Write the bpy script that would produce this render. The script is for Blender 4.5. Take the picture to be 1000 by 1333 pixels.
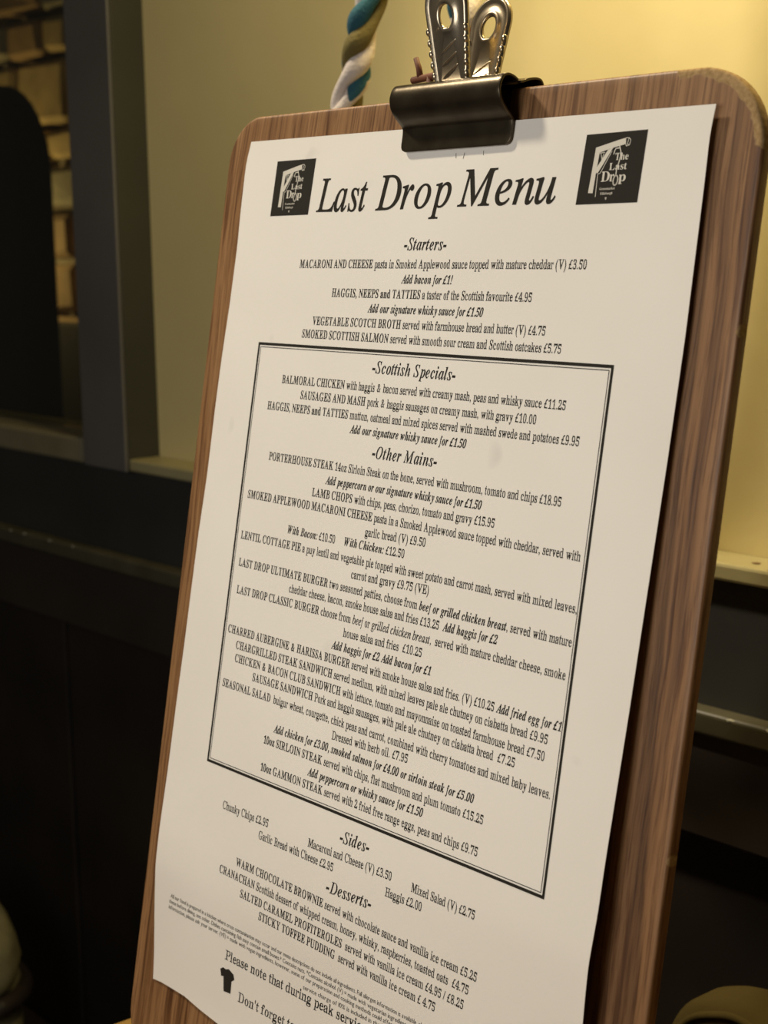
import bpy, bmesh, math, random
from mathutils import Vector, Matrix

random.seed(7)
SC = bpy.context.scene
COL = SC.collection
for _o in list(SC.objects):
    bpy.data.objects.remove(_o)
ZO = 1.084          # height of the sheet's top edge above the floor, metres

# ------------------------------------------------------------------ camera
cam_d = bpy.data.cameras.new('camera')
cam = bpy.data.objects.new('camera', cam_d)
COL.objects.link(cam)
cam_d.sensor_fit = 'VERTICAL'
cam_d.sensor_height = 36.0
cam_d.lens = 36.0 * 2156.124 / 1333.0
cam_d.clip_start = 0.01
cam_d.clip_end = 50
CR = [[0.639818, -0.115798, 0.759752], [0.768344, 0.117875, -0.629089], [-0.016708, 0.986254, 0.164391]]
m = Matrix([[CR[i][j] for j in range(3)] for i in range(3)]).to_4x4()
m.translation = Vector((0.496558, -0.350928, ZO - 0.033312))
cam.matrix_world = m
cam_d.dof.use_dof = True
cam_d.dof.focus_distance = 0.512
cam_d.dof.aperture_fstop = 23.0
SC.camera = cam

# ------------------------------------------------------------------ light
world = bpy.data.worlds.new('world')
SC.world = world
world.use_nodes = True
world.node_tree.nodes['Background'].inputs[0].default_value = (1.0, 0.86, 0.66, 1)
world.node_tree.nodes['Background'].inputs[1].default_value = 0.032


def area(name, loc, target, size, power, color, shape='DISK'):
    l = bpy.data.lights.new(name, 'AREA')
    l.shape = shape
    l.size = size
    l.energy = power
    l.color = color
    o = bpy.data.objects.new(name, l)
    COL.objects.link(o)
    o.location = loc
    d = Vector(target) - Vector(loc)
    o.rotation_euler = d.to_track_quat('-Z', 'Y').to_euler()
    return o


def spot(name, loc, target, radius, power, color, angle, blend):
    l = bpy.data.lights.new(name, 'SPOT')
    l.shadow_soft_size = radius
    l.energy = power
    l.color = color
    l.spot_size = math.radians(angle)
    l.spot_blend = blend
    o = bpy.data.objects.new(name, l)
    COL.objects.link(o)
    o.location = loc
    o.rotation_euler = (Vector(target) - Vector(loc)).to_track_quat('-Z', 'Y').to_euler()
    return o


area('room_lamp', (0.12, -0.53, ZO - 0.01), (0.10, 0, ZO - 0.17), 0.34, 1.36, (1.0, 0.955, 0.89))
spot('table_lamp', (-0.55, -0.30, ZO + 0.76), (0.12, 0, ZO - 0.12), 0.050, 42.0, (1.0, 0.86, 0.64), 46, 0.8)
spot('wall_lamp', (0.10, 0.12, ZO + 0.36), (0.02, 0.20, ZO + 0.00), 0.05, 9.8, (1.0, 0.79, 0.38), 175, 1.0)

SC.view_settings.view_transform = 'Standard'
SC.view_settings.look = 'None'
SC.view_settings.exposure = 0.04
SC.view_settings.gamma = 1.0
SC.view_settings.use_curve_mapping = False


# ------------------------------------------------------------------ helpers
def mat(name, color=(0.5, 0.5, 0.5), rough=0.6, metal=0.0, spec=0.5):
    mt = bpy.data.materials.new(name)
    mt.use_nodes = True
    b = mt.node_tree.nodes['Principled BSDF']
    b.inputs['Base Color'].default_value = (*color, 1)
    b.inputs['Roughness'].default_value = rough
    b.inputs['Metallic'].default_value = metal
    b.inputs['Specular IOR Level'].default_value = spec
    return mt


def nd(mt, typ, **kw):
    n = mt.node_tree.nodes.new(typ)
    for k, v in kw.items():
        if k in n.inputs:
            n.inputs[k].default_value = v
        else:
            setattr(n, k, v)
    return n


def lk(mt, a, b):
    mt.node_tree.links.new(a, b)


def ramp(mt, src, stops, interp='LINEAR'):
    r = mt.node_tree.nodes.new('ShaderNodeValToRGB')
    r.color_ramp.interpolation = interp
    e = r.color_ramp.elements
    while len(e) < len(stops):
        e.new(0.5)
    for el, (p, c) in zip(e, stops):
        el.position = p
        el.color = (*c, 1)
    lk(mt, src, r.inputs[0])
    return r


def mottled(name, c0, c1, scale=8, rough=0.6, bump=0.0, bump_scale=200, detail=4, spec=0.5, metal=0.0, stretch=(1, 1, 1)):
    mt = mat(name, c0, rough, metal, spec)
    b = mt.node_tree.nodes['Principled BSDF']
    tc = nd(mt, 'ShaderNodeTexCoord')
    mp = nd(mt, 'ShaderNodeMapping')
    mp.inputs['Scale'].default_value = stretch
    lk(mt, tc.outputs['Object'], mp.inputs[0])
    n = nd(mt, 'ShaderNodeTexNoise', Scale=scale, Detail=detail)
    lk(mt, mp.outputs[0], n.inputs['Vector'])
    r = ramp(mt, n.outputs['Fac'], [(0.3, c0), (0.7, c1)])
    lk(mt, r.outputs[0], b.inputs['Base Color'])
    if bump:
        n2 = nd(mt, 'ShaderNodeTexNoise', Scale=bump_scale, Detail=3)
        lk(mt, mp.outputs[0], n2.inputs['Vector'])
        bp = nd(mt, 'ShaderNodeBump', Strength=bump, Distance=0.0005)
        lk(mt, n2.outputs['Fac'], bp.inputs['Height'])
        lk(mt, bp.outputs[0], b.inputs['Normal'])
    return mt


def link_mesh(name, me, mt=None, parent=None, smooth=False):
    o = bpy.data.objects.new(name, me)
    COL.objects.link(o)
    if mt:
        me.materials.append(mt)
    if parent:
        o.parent = parent
    if smooth:
        for p in me.polygons:
            p.use_smooth = True
    return o


def mesh(name, verts, faces, mt=None, parent=None, smooth=False):
    me = bpy.data.meshes.new(name)
    me.from_pydata(verts, [], faces)
    me.validate()
    me.update()
    return link_mesh(name, me, mt, parent, smooth)


def box(name, x0, x1, y0, y1, z0, z1, mt=None, parent=None, bev=0.0, seg=2):
    bm = bmesh.new()
    bmesh.ops.create_cube(bm, size=1)
    for v in bm.verts:
        v.co = Vector(((x0 + x1) / 2 + v.co.x * (x1 - x0), (y0 + y1) / 2 + v.co.y * (y1 - y0), (z0 + z1) / 2 + v.co.z * (z1 - z0)))
    if bev:
        bmesh.ops.bevel(bm, geom=bm.edges[:], offset=bev, segments=seg, affect='EDGES', profile=0.5)
    me = bpy.data.meshes.new(name)
    bm.to_mesh(me)
    bm.free()
    return link_mesh(name, me, mt, parent)


def empty(name, label=None, cat=None, group=None, mw=None, kind=None, loc=None):
    o = bpy.data.objects.new(name, None)
    o.empty_display_size = 0.05
    COL.objects.link(o)
    if mw is not None:
        o.matrix_world = mw
    if loc is not None:
        o.location = loc
    tag(o, label, cat, group, kind)
    return o


def tag(o, label=None, cat=None, group=None, kind=None):
    if label:
        o['label'] = label
    if cat:
        o['category'] = cat
    if group:
        o['group'] = group
    if kind:
        o['kind'] = kind
    return o


def tube(name, pts, radii, mt=None, parent=None, n=12, cap=True):
    """smooth tube along points (Vectors), radius per point"""
    pts = [Vector(p) for p in pts]
    if not hasattr(radii, '__len__'):
        radii = [radii] * len(pts)
    vs, fs = [], []
    up = Vector((0.3, 0.2, 1)).normalized()
    t0 = (pts[1] - pts[0]).normalized()
    a = t0.cross(up).normalized()
    for i, p in enumerate(pts):
        if i == 0:
            t = pts[1] - pts[0]
        elif i == len(pts) - 1:
            t = pts[-1] - pts[-2]
        else:
            t = pts[i + 1] - pts[i - 1]
        t.normalize()
        a = (a - t * a.dot(t)).normalized()
        b = t.cross(a)
        for k in range(n):
            th = 2 * math.pi * k / n
            vs.append(p + (a * math.cos(th) + b * math.sin(th)) * radii[i])
    for i in range(len(pts) - 1):
        for k in range(n):
            k2 = (k + 1) % n
            fs.append((i * n + k, i * n + k2, (i + 1) * n + k2, (i + 1) * n + k))
    if cap:
        fs.append(tuple(range(n))[::-1])
        fs.append(tuple((len(pts) - 1) * n + k for k in range(n)))
    return mesh(name, vs, fs, mt, parent, True)


def interp(tab, x):
    if x <= tab[0][0]:
        return tab[0][1]
    for (a, fa), (b, fb) in zip(tab, tab[1:]):
        if x <= b:
            t = (x - a) / (b - a)
            return fa + (fb - fa) * t
    return tab[-1][1]


def smooth_tab(tab, step, x0, x1, width):
    """resample a table and smooth it, so the paper bends softly"""
    n = int((x1 - x0) / step) + 1
    out = []
    for i in range(n):
        x = x0 + i * step
        s = w = 0
        for k in range(-6, 7):
            g = math.exp(-(k / 3.0) ** 2)
            s += g * interp(tab, x + k * width / 6)
            w += g
        out.append((x, s / w))
    return out


# ------------------------------------------------------------------ materials
M_wall = mottled('cream_paint', (0.66, 0.56, 0.27), (0.77, 0.66, 0.34), 5, 0.55, 0.25, 60, 5)
M_rail = mottled('cream_gloss_paint', (0.31, 0.275, 0.14), (0.37, 0.33, 0.18), 12, 0.4)
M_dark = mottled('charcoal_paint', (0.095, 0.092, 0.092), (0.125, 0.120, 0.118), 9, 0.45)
M_return_shade = mottled('shaded_casing_paint', (0.022, 0.023, 0.015), (0.034, 0.034, 0.023), 9, 0.6)  # casing side face: its shade is put into this darker colour
M_upper = mottled('slate_paint', (0.028, 0.029, 0.026), (0.042, 0.042, 0.038), 9, 0.5)
M_ledge = mottled('worn_olive_paint', (0.055, 0.050, 0.030), (0.085, 0.078, 0.048), 30, 0.42)
M_skirt = mottled('dark_umber_paint', (0.024, 0.019, 0.015), (0.036, 0.028, 0.022), 12, 0.5)
M_panel = mottled('black_varnish', (0.014, 0.010, 0.007), (0.026, 0.018, 0.012), 14, 0.55)
M_sill = mottled('tan_paint', (0.19, 0.165, 0.10), (0.25, 0.22, 0.14), 25, 0.5)
M_black = mottled('black_cloth', (0.006, 0.006, 0.005), (0.011, 0.010, 0.008), 10, 0.8)
M_ink = mat('ink', (0.019, 0.017, 0.013), 0.85, 0, 0.2)
M_ink_grey = mat('small_print_ink', (0.10, 0.095, 0.085), 0.7)
M_white_ink = mat('unprinted_paper', (0.62, 0.59, 0.52), 0.7)

# sheet
M_paper = mat('paper', (0.80, 0.765, 0.70), 0.62, 0, 0.35)
b_ = M_paper.node_tree.nodes['Principled BSDF']
tc_ = nd(M_paper, 'ShaderNodeTexCoord')
n_ = nd(M_paper, 'ShaderNodeTexNoise', Scale=14.0, Detail=3)
lk(M_paper, tc_.outputs['Object'], n_.inputs['Vector'])
r_ = ramp(M_paper, n_.outputs['Fac'], [(0.25, (0.77, 0.74, 0.685)), (0.7, (0.81, 0.785, 0.735))])
v_ = nd(M_paper, 'ShaderNodeTexNoise', Scale=38.0, Detail=2)
lk(M_paper, tc_.outputs['Object'], v_.inputs['Vector'])
r2_ = ramp(M_paper, v_.outputs['Fac'], [(0.70, (1, 1, 1)), (0.80, (0.80, 0.80, 0.80))])
mx_ = nd(M_paper, 'ShaderNodeMix', data_type='RGBA', blend_type='MULTIPLY')
mx_.inputs[0].default_value = 1
lk(M_paper, r_.outputs[0], mx_.inputs[6])
lk(M_paper, r2_.outputs[0], mx_.inputs[7])
lk(M_paper, mx_.outputs[2], b_.inputs['Base Color'])
n2_ = nd(M_paper, 'ShaderNodeTexNoise', Scale=900.0, Detail=2)
lk(M_paper, tc_.outputs['Object'], n2_.inputs['Vector'])
bp_ = nd(M_paper, 'ShaderNodeBump', Strength=0.12, Distance=0.0002)
lk(M_paper, n2_.outputs['Fac'], bp_.inputs['Height'])
lk(M_paper, bp_.outputs[0], b_.inputs['Normal'])


def wood_mat():
    """oak-brown veneer, grain along local y, worn paler fibre core round the corners"""
    mt = mat('walnut_veneer', (0.2, 0.12, 0.07), 0.48, 0, 0.4)
    b = mt.node_tree.nodes['Principled BSDF']
    tc = nd(mt, 'ShaderNodeTexCoord')
    mp = nd(mt, 'ShaderNodeMapping')
    mp.inputs['Scale'].default_value = (1, 0.03, 1)
    lk(mt, tc.outputs['Object'], mp.inputs[0])
    # slow wobble of the grain
    wob = nd(mt, 'ShaderNodeTexNoise', Scale=9.0, Detail=2)
    lk(mt, tc.outputs['Object'], wob.inputs['Vector'])
    add = nd(mt, 'ShaderNodeVectorMath', operation='MULTIPLY_ADD')
    lk(mt, wob.outputs['Color'], add.inputs[0])
    add.inputs[1].default_value = (0.012, 0, 0)
    lk(mt, mp.outputs[0], add.inputs[2])
    broad = nd(mt, 'ShaderNodeTexNoise', Scale=130.0, Detail=5, Roughness=0.6)
    lk(mt, add.outputs[0], broad.inputs['Vector'])
    r1 = ramp(mt, broad.outputs['Fac'], [(0.30, (0.120, 0.056, 0.022)), (0.45, (0.220, 0.112, 0.046)), (0.60, (0.275, 0.147, 0.064)), (0.75, (0.335, 0.195, 0.092))])
    fine = nd(mt, 'ShaderNodeTexNoise', Scale=820.0, Detail=4, Roughness=0.75)
    lk(mt, add.outputs[0], fine.inputs['Vector'])
    r2 = ramp(mt, fine.outputs['Fac'], [(0.36, (0.50, 0.42, 0.36)), (0.53, (1.05, 1.05, 1.05))])
    pore = nd(mt, 'ShaderNodeTexNoise', Scale=270.0, Detail=2)
    mp2 = nd(mt, 'ShaderNodeMapping')
    mp2.inputs['Scale'].default_value = (1, 0.05, 1)
    mp2.inputs['Location'].default_value = (0.3, 0.1, 0)
    lk(mt, tc.outputs['Object'], mp2.inputs[0])
    lk(mt, mp2.outputs[0], pore.inputs['Vector'])
    r3 = ramp(mt, pore.outputs['Fac'], [(0.33, (0.42, 0.33, 0.27)), (0.42, (1, 1, 1))])
    m1 = nd(mt, 'ShaderNodeMix', data_type='RGBA', blend_type='MULTIPLY')
    m1.inputs[0].default_value = 1
    lk(mt, r1.outputs[0], m1.inputs[6])
    lk(mt, r2.outputs[0], m1.inputs[7])
    m2 = nd(mt, 'ShaderNodeMix', data_type='RGBA', blend_type='MULTIPLY')
    m2.inputs[0].default_value = 0.9
    lk(mt, m1.outputs[2], m2.inputs[6])
    lk(mt, r3.outputs[0], m2.inputs[7])
    # worn band: stored per vertex in the attribute 'wear'
    at = nd(mt, 'ShaderNodeAttribute', attribute_name='wear')
    wn = nd(mt, 'ShaderNodeTexNoise', Scale=160.0, Detail=4)
    lk(mt, tc.outputs['Object'], wn.inputs['Vector'])
    s = nd(mt, 'ShaderNodeMath', operation='MULTIPLY_ADD')
    lk(mt, wn.outputs['Fac'], s.inputs[0])
    s.inputs[1].default_value = 0.9
    s.inputs[2].default_value = -0.45
    s2 = nd(mt, 'ShaderNodeMath', operation='ADD')
    lk(mt, s.outputs[0], s2.inputs[0])
    lk(mt, at.outputs['Fac'], s2.inputs[1])
    rw = ramp(mt, s2.outputs[0], [(0.47, (0, 0, 0)), (0.55, (1, 1, 1))])
    m3 = nd(mt, 'ShaderNodeMix', data_type='RGBA')
    lk(mt, rw.outputs[0], m3.inputs[0])
    lk(mt, m2.outputs[2], m3.inputs[6])
    fz = nd(mt, 'ShaderNodeTexNoise', Scale=700.0, Detail=4)
    lk(mt, tc.outputs['Object'], fz.inputs['Vector'])
    rf = ramp(mt, fz.outputs['Fac'], [(0.3, (0.25, 0.155, 0.060)), (0.7, (0.42, 0.28, 0.13))])
    lk(mt, rf.outputs[0], m3.inputs[7])
    lk(mt, m3.outputs[2], b.inputs['Base Color'])
    rr = ramp(mt, rw.outputs[0], [(0, (0.46, 0.46, 0.46)), (1, (0.9, 0.9, 0.9))])
    lk(mt, rr.outputs[0], b.inputs['Roughness'])
    bp = nd(mt, 'ShaderNodeBump', Strength=0.25, Distance=0.0004)
    lk(mt, fine.outputs['Fac'], bp.inputs['Height'])
    lk(mt, bp.outputs[0], b.inputs['Normal'])
    return mt


M_wood = wood_mat()

# ------------------------------------------------------------------ the setting
# wall behind the board: plane y = 0.230, cream above the dado, dark below
WALLX0, WALLX1 = -0.470, 0.90
wb = mesh('wall_back', [(WALLX0, 0.230, ZO - 0.19), (WALLX1, 0.230, ZO - 0.19), (WALLX1, 0.230, ZO + 0.9), (WALLX0, 0.230, ZO + 0.9),
                        (WALLX0, 0.330, ZO - 0.19), (WALLX1, 0.330, ZO - 0.19), (WALLX1, 0.330, ZO + 0.9), (WALLX0, 0.330, ZO + 0.9)],
          [(0, 1, 2, 3), (5, 4, 7, 6), (4, 0, 3, 7), (1, 5, 6, 2), (3, 2, 6, 7), (4, 5, 1, 0)], M_wall)
tag(wb, kind='structure')

# cream dado rail: flat board with a rounded nose, and a nail mark
rail = empty('trim_1', kind='structure')
rl = box('dado_rail', -0.437, WALLX1, 0.206, 0.2295, ZO - 0.1825, ZO - 0.1745, M_rail, rail, 0.0015)
box('rail_fillet', -0.437, WALLX1, 0.2235, 0.2297, ZO - 0.1890, ZO - 0.1826, M_rail, rail, 0.001)
nm = mesh('nail_head', [(0.062 + 0.0022 * math.cos(a), 0.2155 + 0.0016 * math.sin(a), ZO - 0.1743 + 0.0002 * ((i % 2))) for i, a in enumerate([k * math.pi / 5 for k in range(10)])],
          [tuple(range(10))], mottled('rust', (0.10, 0.055, 0.02), (0.18, 0.10, 0.04), 900, 0.8), rail)

# dark dado: upper panel, ledge, skirt board and lower panels
dado = empty('trim_2', kind='structure')
box('upper_panel', -1.30, WALLX1, 0.2140, 0.2600, ZO - 0.2425, ZO - 0.1830, M_upper, dado, 0.0008)
box('ledge', -1.30, WALLX1, 0.2045, 0.2600, ZO - 0.2530, ZO - 0.2420, M_ledge, dado, 0.0018, 3)
box('ledge_board', -1.30, WALLX1, 0.2090, 0.2600, ZO - 0.3020, ZO - 0.2532, M_skirt, dado, 0.001)
gx = -1.30
W_P = 0.335
xs = []
x = -0.5655 - 2 * W_P
while x < WALLX1:
    xs.append(x)
    x += W_P
for x in xs:
    box('panel', x + 0.0025, x + W_P - 0.0025, 0.2230, 0.2450, 0.02, ZO - 0.3022, M_panel, dado, 0.002)
box('backing_board', -1.30, WALLX1, 0.2450, 0.2600, 0.0, ZO - 0.3022, M_black, dado)
# glints along the ledge nose, highlights put in as pale blobs
glint = mat('glint_paint', (0.42, 0.42, 0.36), 0.5)
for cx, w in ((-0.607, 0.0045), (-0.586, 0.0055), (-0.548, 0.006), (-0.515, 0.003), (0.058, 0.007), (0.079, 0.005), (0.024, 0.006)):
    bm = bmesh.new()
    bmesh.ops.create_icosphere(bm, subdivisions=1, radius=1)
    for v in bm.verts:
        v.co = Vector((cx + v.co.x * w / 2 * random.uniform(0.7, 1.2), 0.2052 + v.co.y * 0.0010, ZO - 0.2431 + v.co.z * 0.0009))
    me = bpy.data.meshes.new('painted_glint')
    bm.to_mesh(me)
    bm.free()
    link_mesh('painted_glint', me, glint, dado)

# window casing (projects from the wall), window left of it
case = empty('trim_3', kind='structure')
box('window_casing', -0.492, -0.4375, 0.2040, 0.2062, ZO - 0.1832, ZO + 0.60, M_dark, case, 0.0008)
box('casing_return', -0.491, -0.4372, 0.2063, 0.2600, ZO - 0.1832, ZO + 0.60, M_return_shade, case, 0.0008)
box('casing_bead', -0.4985, -0.4922, 0.2085, 0.2600, ZO - 0.1650, ZO + 0.60, M_dark, case, 0.002)
win = empty('window_1', kind='structure')
box('window_sill', -1.30, -0.4990, 0.2060, 0.2600, ZO - 0.1830, ZO - 0.1655, M_sill, win, 0.002)
box('window_head', -1.30, -0.4990, 0.2060, 0.2600, ZO + 0.55, ZO + 0.60, M_dark, win, 0.002)
box('window_stile', -1.30, -1.24, 0.2060, 0.2600, ZO - 0.1650, ZO + 0.55, M_dark, win, 0.002)
M_glass = bpy.data.materials.new('window_glass')
M_glass.use_nodes = True
nt = M_glass.node_tree
for n in list(nt.nodes):
    if n.type != 'OUTPUT_MATERIAL':
        nt.nodes.remove(n)
tr = nt.nodes.new('ShaderNodeBsdfTransparent')
tr.inputs[0].default_value = (0.90, 0.92, 0.88, 1)
gl = nt.nodes.new('ShaderNodeBsdfGlossy')
gl.inputs['Roughness'].default_value = 0.04
lw = nt.nodes.new('ShaderNodeLayerWeight')
lw.inputs['Blend'].default_value = 0.5
pw = nt.nodes.new('ShaderNodeMath')
pw.operation = 'POWER'
nt.links.new(lw.outputs['Facing'], pw.inputs[0])
pw.inputs[1].default_value = 5.0
fr = nt.nodes.new('ShaderNodeMath')
fr.operation = 'MULTIPLY_ADD'
nt.links.new(pw.outputs[0], fr.inputs[0])
fr.inputs[1].default_value = 0.9
fr.inputs[2].default_value = 0.04
ms = nt.nodes.new('ShaderNodeMixShader')
nt.links.new(fr.outputs[0], ms.inputs[0])
nt.links.new(tr.outputs[0], ms.inputs[1])
nt.links.new(gl.outputs[0], ms.inputs[2])
nt.links.new(ms.outputs[0], [n for n in nt.nodes if n.type == 'OUTPUT_MATERIAL'][0].inputs[0])
box('window_pane', -1.24, -0.4990, 0.2340, 0.2380, ZO - 0.1650, ZO + 0.55, M_glass, win)

# rough stone wall seen through the glass
M_mortar = mottled('mortar', (0.10, 0.08, 0.05), (0.16, 0.13, 0.08), 60, 0.9)
far = tag(box('wall_far', -3.2, -0.9, 0.735, 0.80, 0.0, ZO + 1.0, M_mortar), kind='structure')
stone_mats = [mottled('stone_%s' % n, c, tuple(k * 1.5 for k in c), 25, 0.85, 0.6, 90) for n, c in
              (('buff', (0.30, 0.22, 0.10)), ('brown', (0.20, 0.13, 0.06)), ('gold', (0.42, 0.32, 0.12)), ('grey', (0.18, 0.16, 0.11)))]
zc = ZO - 0.42
row = 0
while zc < ZO + 0.46:
    hgt = random.uniform(0.045, 0.085)
    xc = -1.95 + random.uniform(0, 0.08)
    while xc < -1.12:
        w = random.uniform(0.06, 0.15)
        bm = bmesh.new()
        bmesh.ops.create_cube(bm, size=1)
        for v in bm.verts:
            v.co = Vector((xc + w / 2 + v.co.x * (w - 0.010) + random.uniform(-.004, .004),
                           0.725 + v.co.y * random.uniform(0.03, 0.05),
                           zc + hgt / 2 + v.co.z * (hgt - 0.010) + random.uniform(-.004, .004)))
        bmesh.ops.bevel(bm, geom=bm.edges[:], offset=0.007, segments=1, affect='EDGES')
        me = bpy.data.meshes.new('stone')
        bm.to_mesh(me)
        bm.free()
        link_mesh('stone', me, random.choice(stone_mats), far)
        xc += w
    zc += hgt
    row += 1
tag(box('trim_4', -2.2, -0.95, 0.650, 0.698, 0.0, ZO - 0.135, M_black), kind='structure')
# small warm lamp in the room beyond the glass
lb = bpy.data.lights.new('far_lamp', 'POINT')
lb.energy = 1.6
lb.color = (1.0, 0.72, 0.28)
lb.shadow_soft_size = 0.02
lbo = bpy.data.objects.new('far_lamp', lb)
COL.objects.link(lbo)
lbo.location = (-1.56, 0.60, ZO - 0.045)

# black high-backed settle beyond the window: rounded top corner
st = empty('high_backed_settle', 'black high-backed settle with a rounded top beyond the window glass', 'settle', loc=(-1.30, 0.50, 0))
out = [(-0.30, 0.45)]
out = [(-0.35, 0.40), (0.205, 0.40)]
for k in range(0, 10):
    a = k / 9 * math.pi / 2
    out.append((0.105 + 0.10 * math.cos(a), ZO + 0.035 + 0.10 * math.sin(a)))
for k in range(0, 10):
    a = math.pi / 2 + k / 9 * math.pi / 2
    out.append((-0.25 + 0.10 * math.cos(a), ZO + 0.035 + 0.10 * math.sin(a)))
n = len(out)
vs = [(p[0], -0.02, p[1]) for p in out] + [(p[0], 0.02, p[1]) for p in out]
fs = [tuple(range(n)), tuple(range(2 * n - 1, n - 1, -1))] + [(i, i + n, (i + 1) % n + n, (i + 1) % n) for i in range(n)]
mesh('backrest', vs, fs, M_black, st)
box('seat', -0.35, 0.205, -0.02, 0.20, 0.40, 0.45, M_black, st, 0.01)
for lx in (-0.33, 0.185):
    for ly in (0.0, 0.18):
        box('leg', lx - 0.02, lx + 0.02, ly - 0.02, ly + 0.02, 0.0, 0.40, M_black, st, 0.003)

fl = tag(box('floor', -3.2, 2.2, -2.0, 0.80, -0.02, 0.0, mottled('dark_floorboards', (0.03, 0.02, 0.012), (0.06, 0.038, 0.02), 4, 0.5, stretch=(1, 8, 1))), kind='structure')

# ------------------------------------------------------------------ table
M_tab = mottled('amber_table_wood', (0.20, 0.115, 0.030), (0.30, 0.18, 0.05), 30, 0.35, 0.1, 300, 4, stretch=(0.2, 2, 1))
tb = empty('small_table', 'amber varnished wooden table carrying the clipboard, its corner showing bottom left', 'table', loc=(0, 0, 0))
TZ = ZO - 0.3345
box('tabletop', -0.041, 0.62, -0.72, 0.040, TZ - 0.025, TZ, M_tab, tb, 0.004, 3)
box('apron', -0.015, 0.595, 0.000, 0.018, TZ - 0.10, TZ - 0.0252, M_tab, tb, 0.002)
box('apron', -0.015, 0.595, -0.695, -0.677, TZ - 0.10, TZ - 0.0252, M_tab, tb, 0.002)
for lx in (-0.005, 0.585):
    for ly in (-0.685, 0.008):
        bm = bmesh.new()
        bmesh.ops.create_cone(bm, cap_ends=True, segments=16, radius1=0.014, radius2=0.022, depth=TZ - 0.1002)
        me = bpy.data.meshes.new('leg')
        bm.to_mesh(me)
        bm.free()
        lo = link_mesh('leg', me, M_tab, tb)
        lo.location = (lx, ly, (TZ - 0.1002) / 2)

# ------------------------------------------------------------------ clipboard frame of reference
AL = math.radians(10.365)
SA, CA = math.sin(AL), math.cos(AL)
# local x = across, y = up the board, z = towards the viewer; origin = top left of the sheet
BM = Matrix(((1, 0, 0, 0), (0, SA, -CA, 0), (0, CA, SA, ZO), (0, 0, 0, 1)))


def L(u, v, h):
    """millimetres across, down, and out of the sheet plane -> local metres"""
    return Vector((u / 1000.0, -v / 1000.0, h / 1000.0))


# board outline with rounded corners
BX0, BX1, BY0, BY1 = -13.3, 227.3, -9.9, 340.0


def rr_outline(x0, x1, y0, y1, radii, n=14):
    """tl, tr, br, bl radii; y down"""
    tl, tr, br, bl = radii
    pts = []
    for (cx, cy, r, a0) in ((x0 + tl, y0 + tl, tl, 180), (x1 - tr, y0 + tr, tr, 270), (x1 - br, y1 - br, br, 0), (x0 + bl, y1 - bl, bl, 90)):
        for k in range(n + 1):
            a = math.radians(a0 + 90 * k / n)
            pts.append((cx + r * math.cos(a), cy + r * math.sin(a)))
    out_p = []
    for i_p, p_ in enumerate(pts):
        q_p = pts[(i_p + 1) % len(pts)]
        out_p.append(p_)
        dd = math.hypot(q_p[0] - p_[0], q_p[1] - p_[1])
        if dd > 30:
            m_ = 60
            out_p += [(p_[0] + (q_p[0] - p_[0]) * k / m_, p_[1] + (q_p[1] - p_[1]) * k / m_) for k in range(1, m_)]
    return out_p


cb = empty('clipboard', 'brown wood-veneer clipboard with rounded worn corners, holding the menu', 'clipboard', mw=BM)
rings = []
prof = [(1.1, -1.5), (0.45, -1.62), (0.12, -1.95), (0.0, -2.5), (0.0, -4.9), (0.3, -5.4), (1.1, -5.6)]
vs, fs, wear = [], [], []
inner_steps = [9.0, 6.5, 4.5, 2.8]
allp = [(d, -1.5) for d in inner_steps] + prof


def wear_at(u, v, inset):
    # near the two top corners and in nicks down the right side
    dtr = math.hypot(max(0, 208 - u), max(0, v + 2))
    dtl = math.hypot(max(0, u + 4), max(0, v - 2))
    k = max(0.0, 1 - dtr / 24.0) if u > 196 else 0.0
    k = min(1, k * 2.2)
    if v > 8:
        k *= max(0, 1 - (v - 8) / 12.0)
    w = k * max(0, 1.02 - inset / 5.4)
    k2 = min(1, 1.6 * max(0.0, 1 - dtl / 10.0))
    w = max(w, k2 * max(0, 0.55 - inset / 5.0))
    for (nv, s) in ((198.0, 4.0), (176.0, 2.0), (108.0, 2.0), (60.0, 1.5)):
        if u > 200:
            w = max(w, (0.75 - inset / 3.0) * max(0, 1 - abs(v - nv) / s))
    return w


base = None
for (ins, z) in allp:
    pts = rr_outline(BX0 + ins, BX1 - ins, BY0 + ins, BY1 - ins, [max(1.0, r - ins) for r in (17, 24, 20, 22)])
    base = len(pts)
    for i, (u, v) in enumerate(pts):
        j = 0.0
        if ins < 3 and z > -3:
            j = 0.12 * math.sin(i * 1.7) if (u > 190 and v < 22) else 0.0
        vs.append(L(u + (j if u > 100 else -j), v, z))
        wear.append(wear_at(u, v, ins))
for r in range(len(allp) - 1):
    for i in range(base):
        j = (i + 1) % base
        fs.append((r * base + i, (r + 1) * base + i, (r + 1) * base + j, r * base + j))
fs.append(tuple(range(base))[::-1])
fs.append(tuple((len(allp) - 1) * base + i for i in range(base)))
bd = mesh('board', vs, fs, M_wood, cb, False)
at_ = bd.data.attributes.new('wear', 'FLOAT', 'POINT')
for i, w in enumerate(wear):
    at_.data[i].value = w
bmx = bmesh.new()
bmx.from_mesh(bd.data)
bmesh.ops.recalc_face_normals(bmx, faces=bmx.faces)
bmx.to_mesh(bd.data)
bmx.free()
for p in bd.data.polygons:
    p.use_smooth = len(p.vertices) == 4
md = bd.modifiers.new('edge', 'EDGE_SPLIT')
md.split_angle = math.radians(50)

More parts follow.
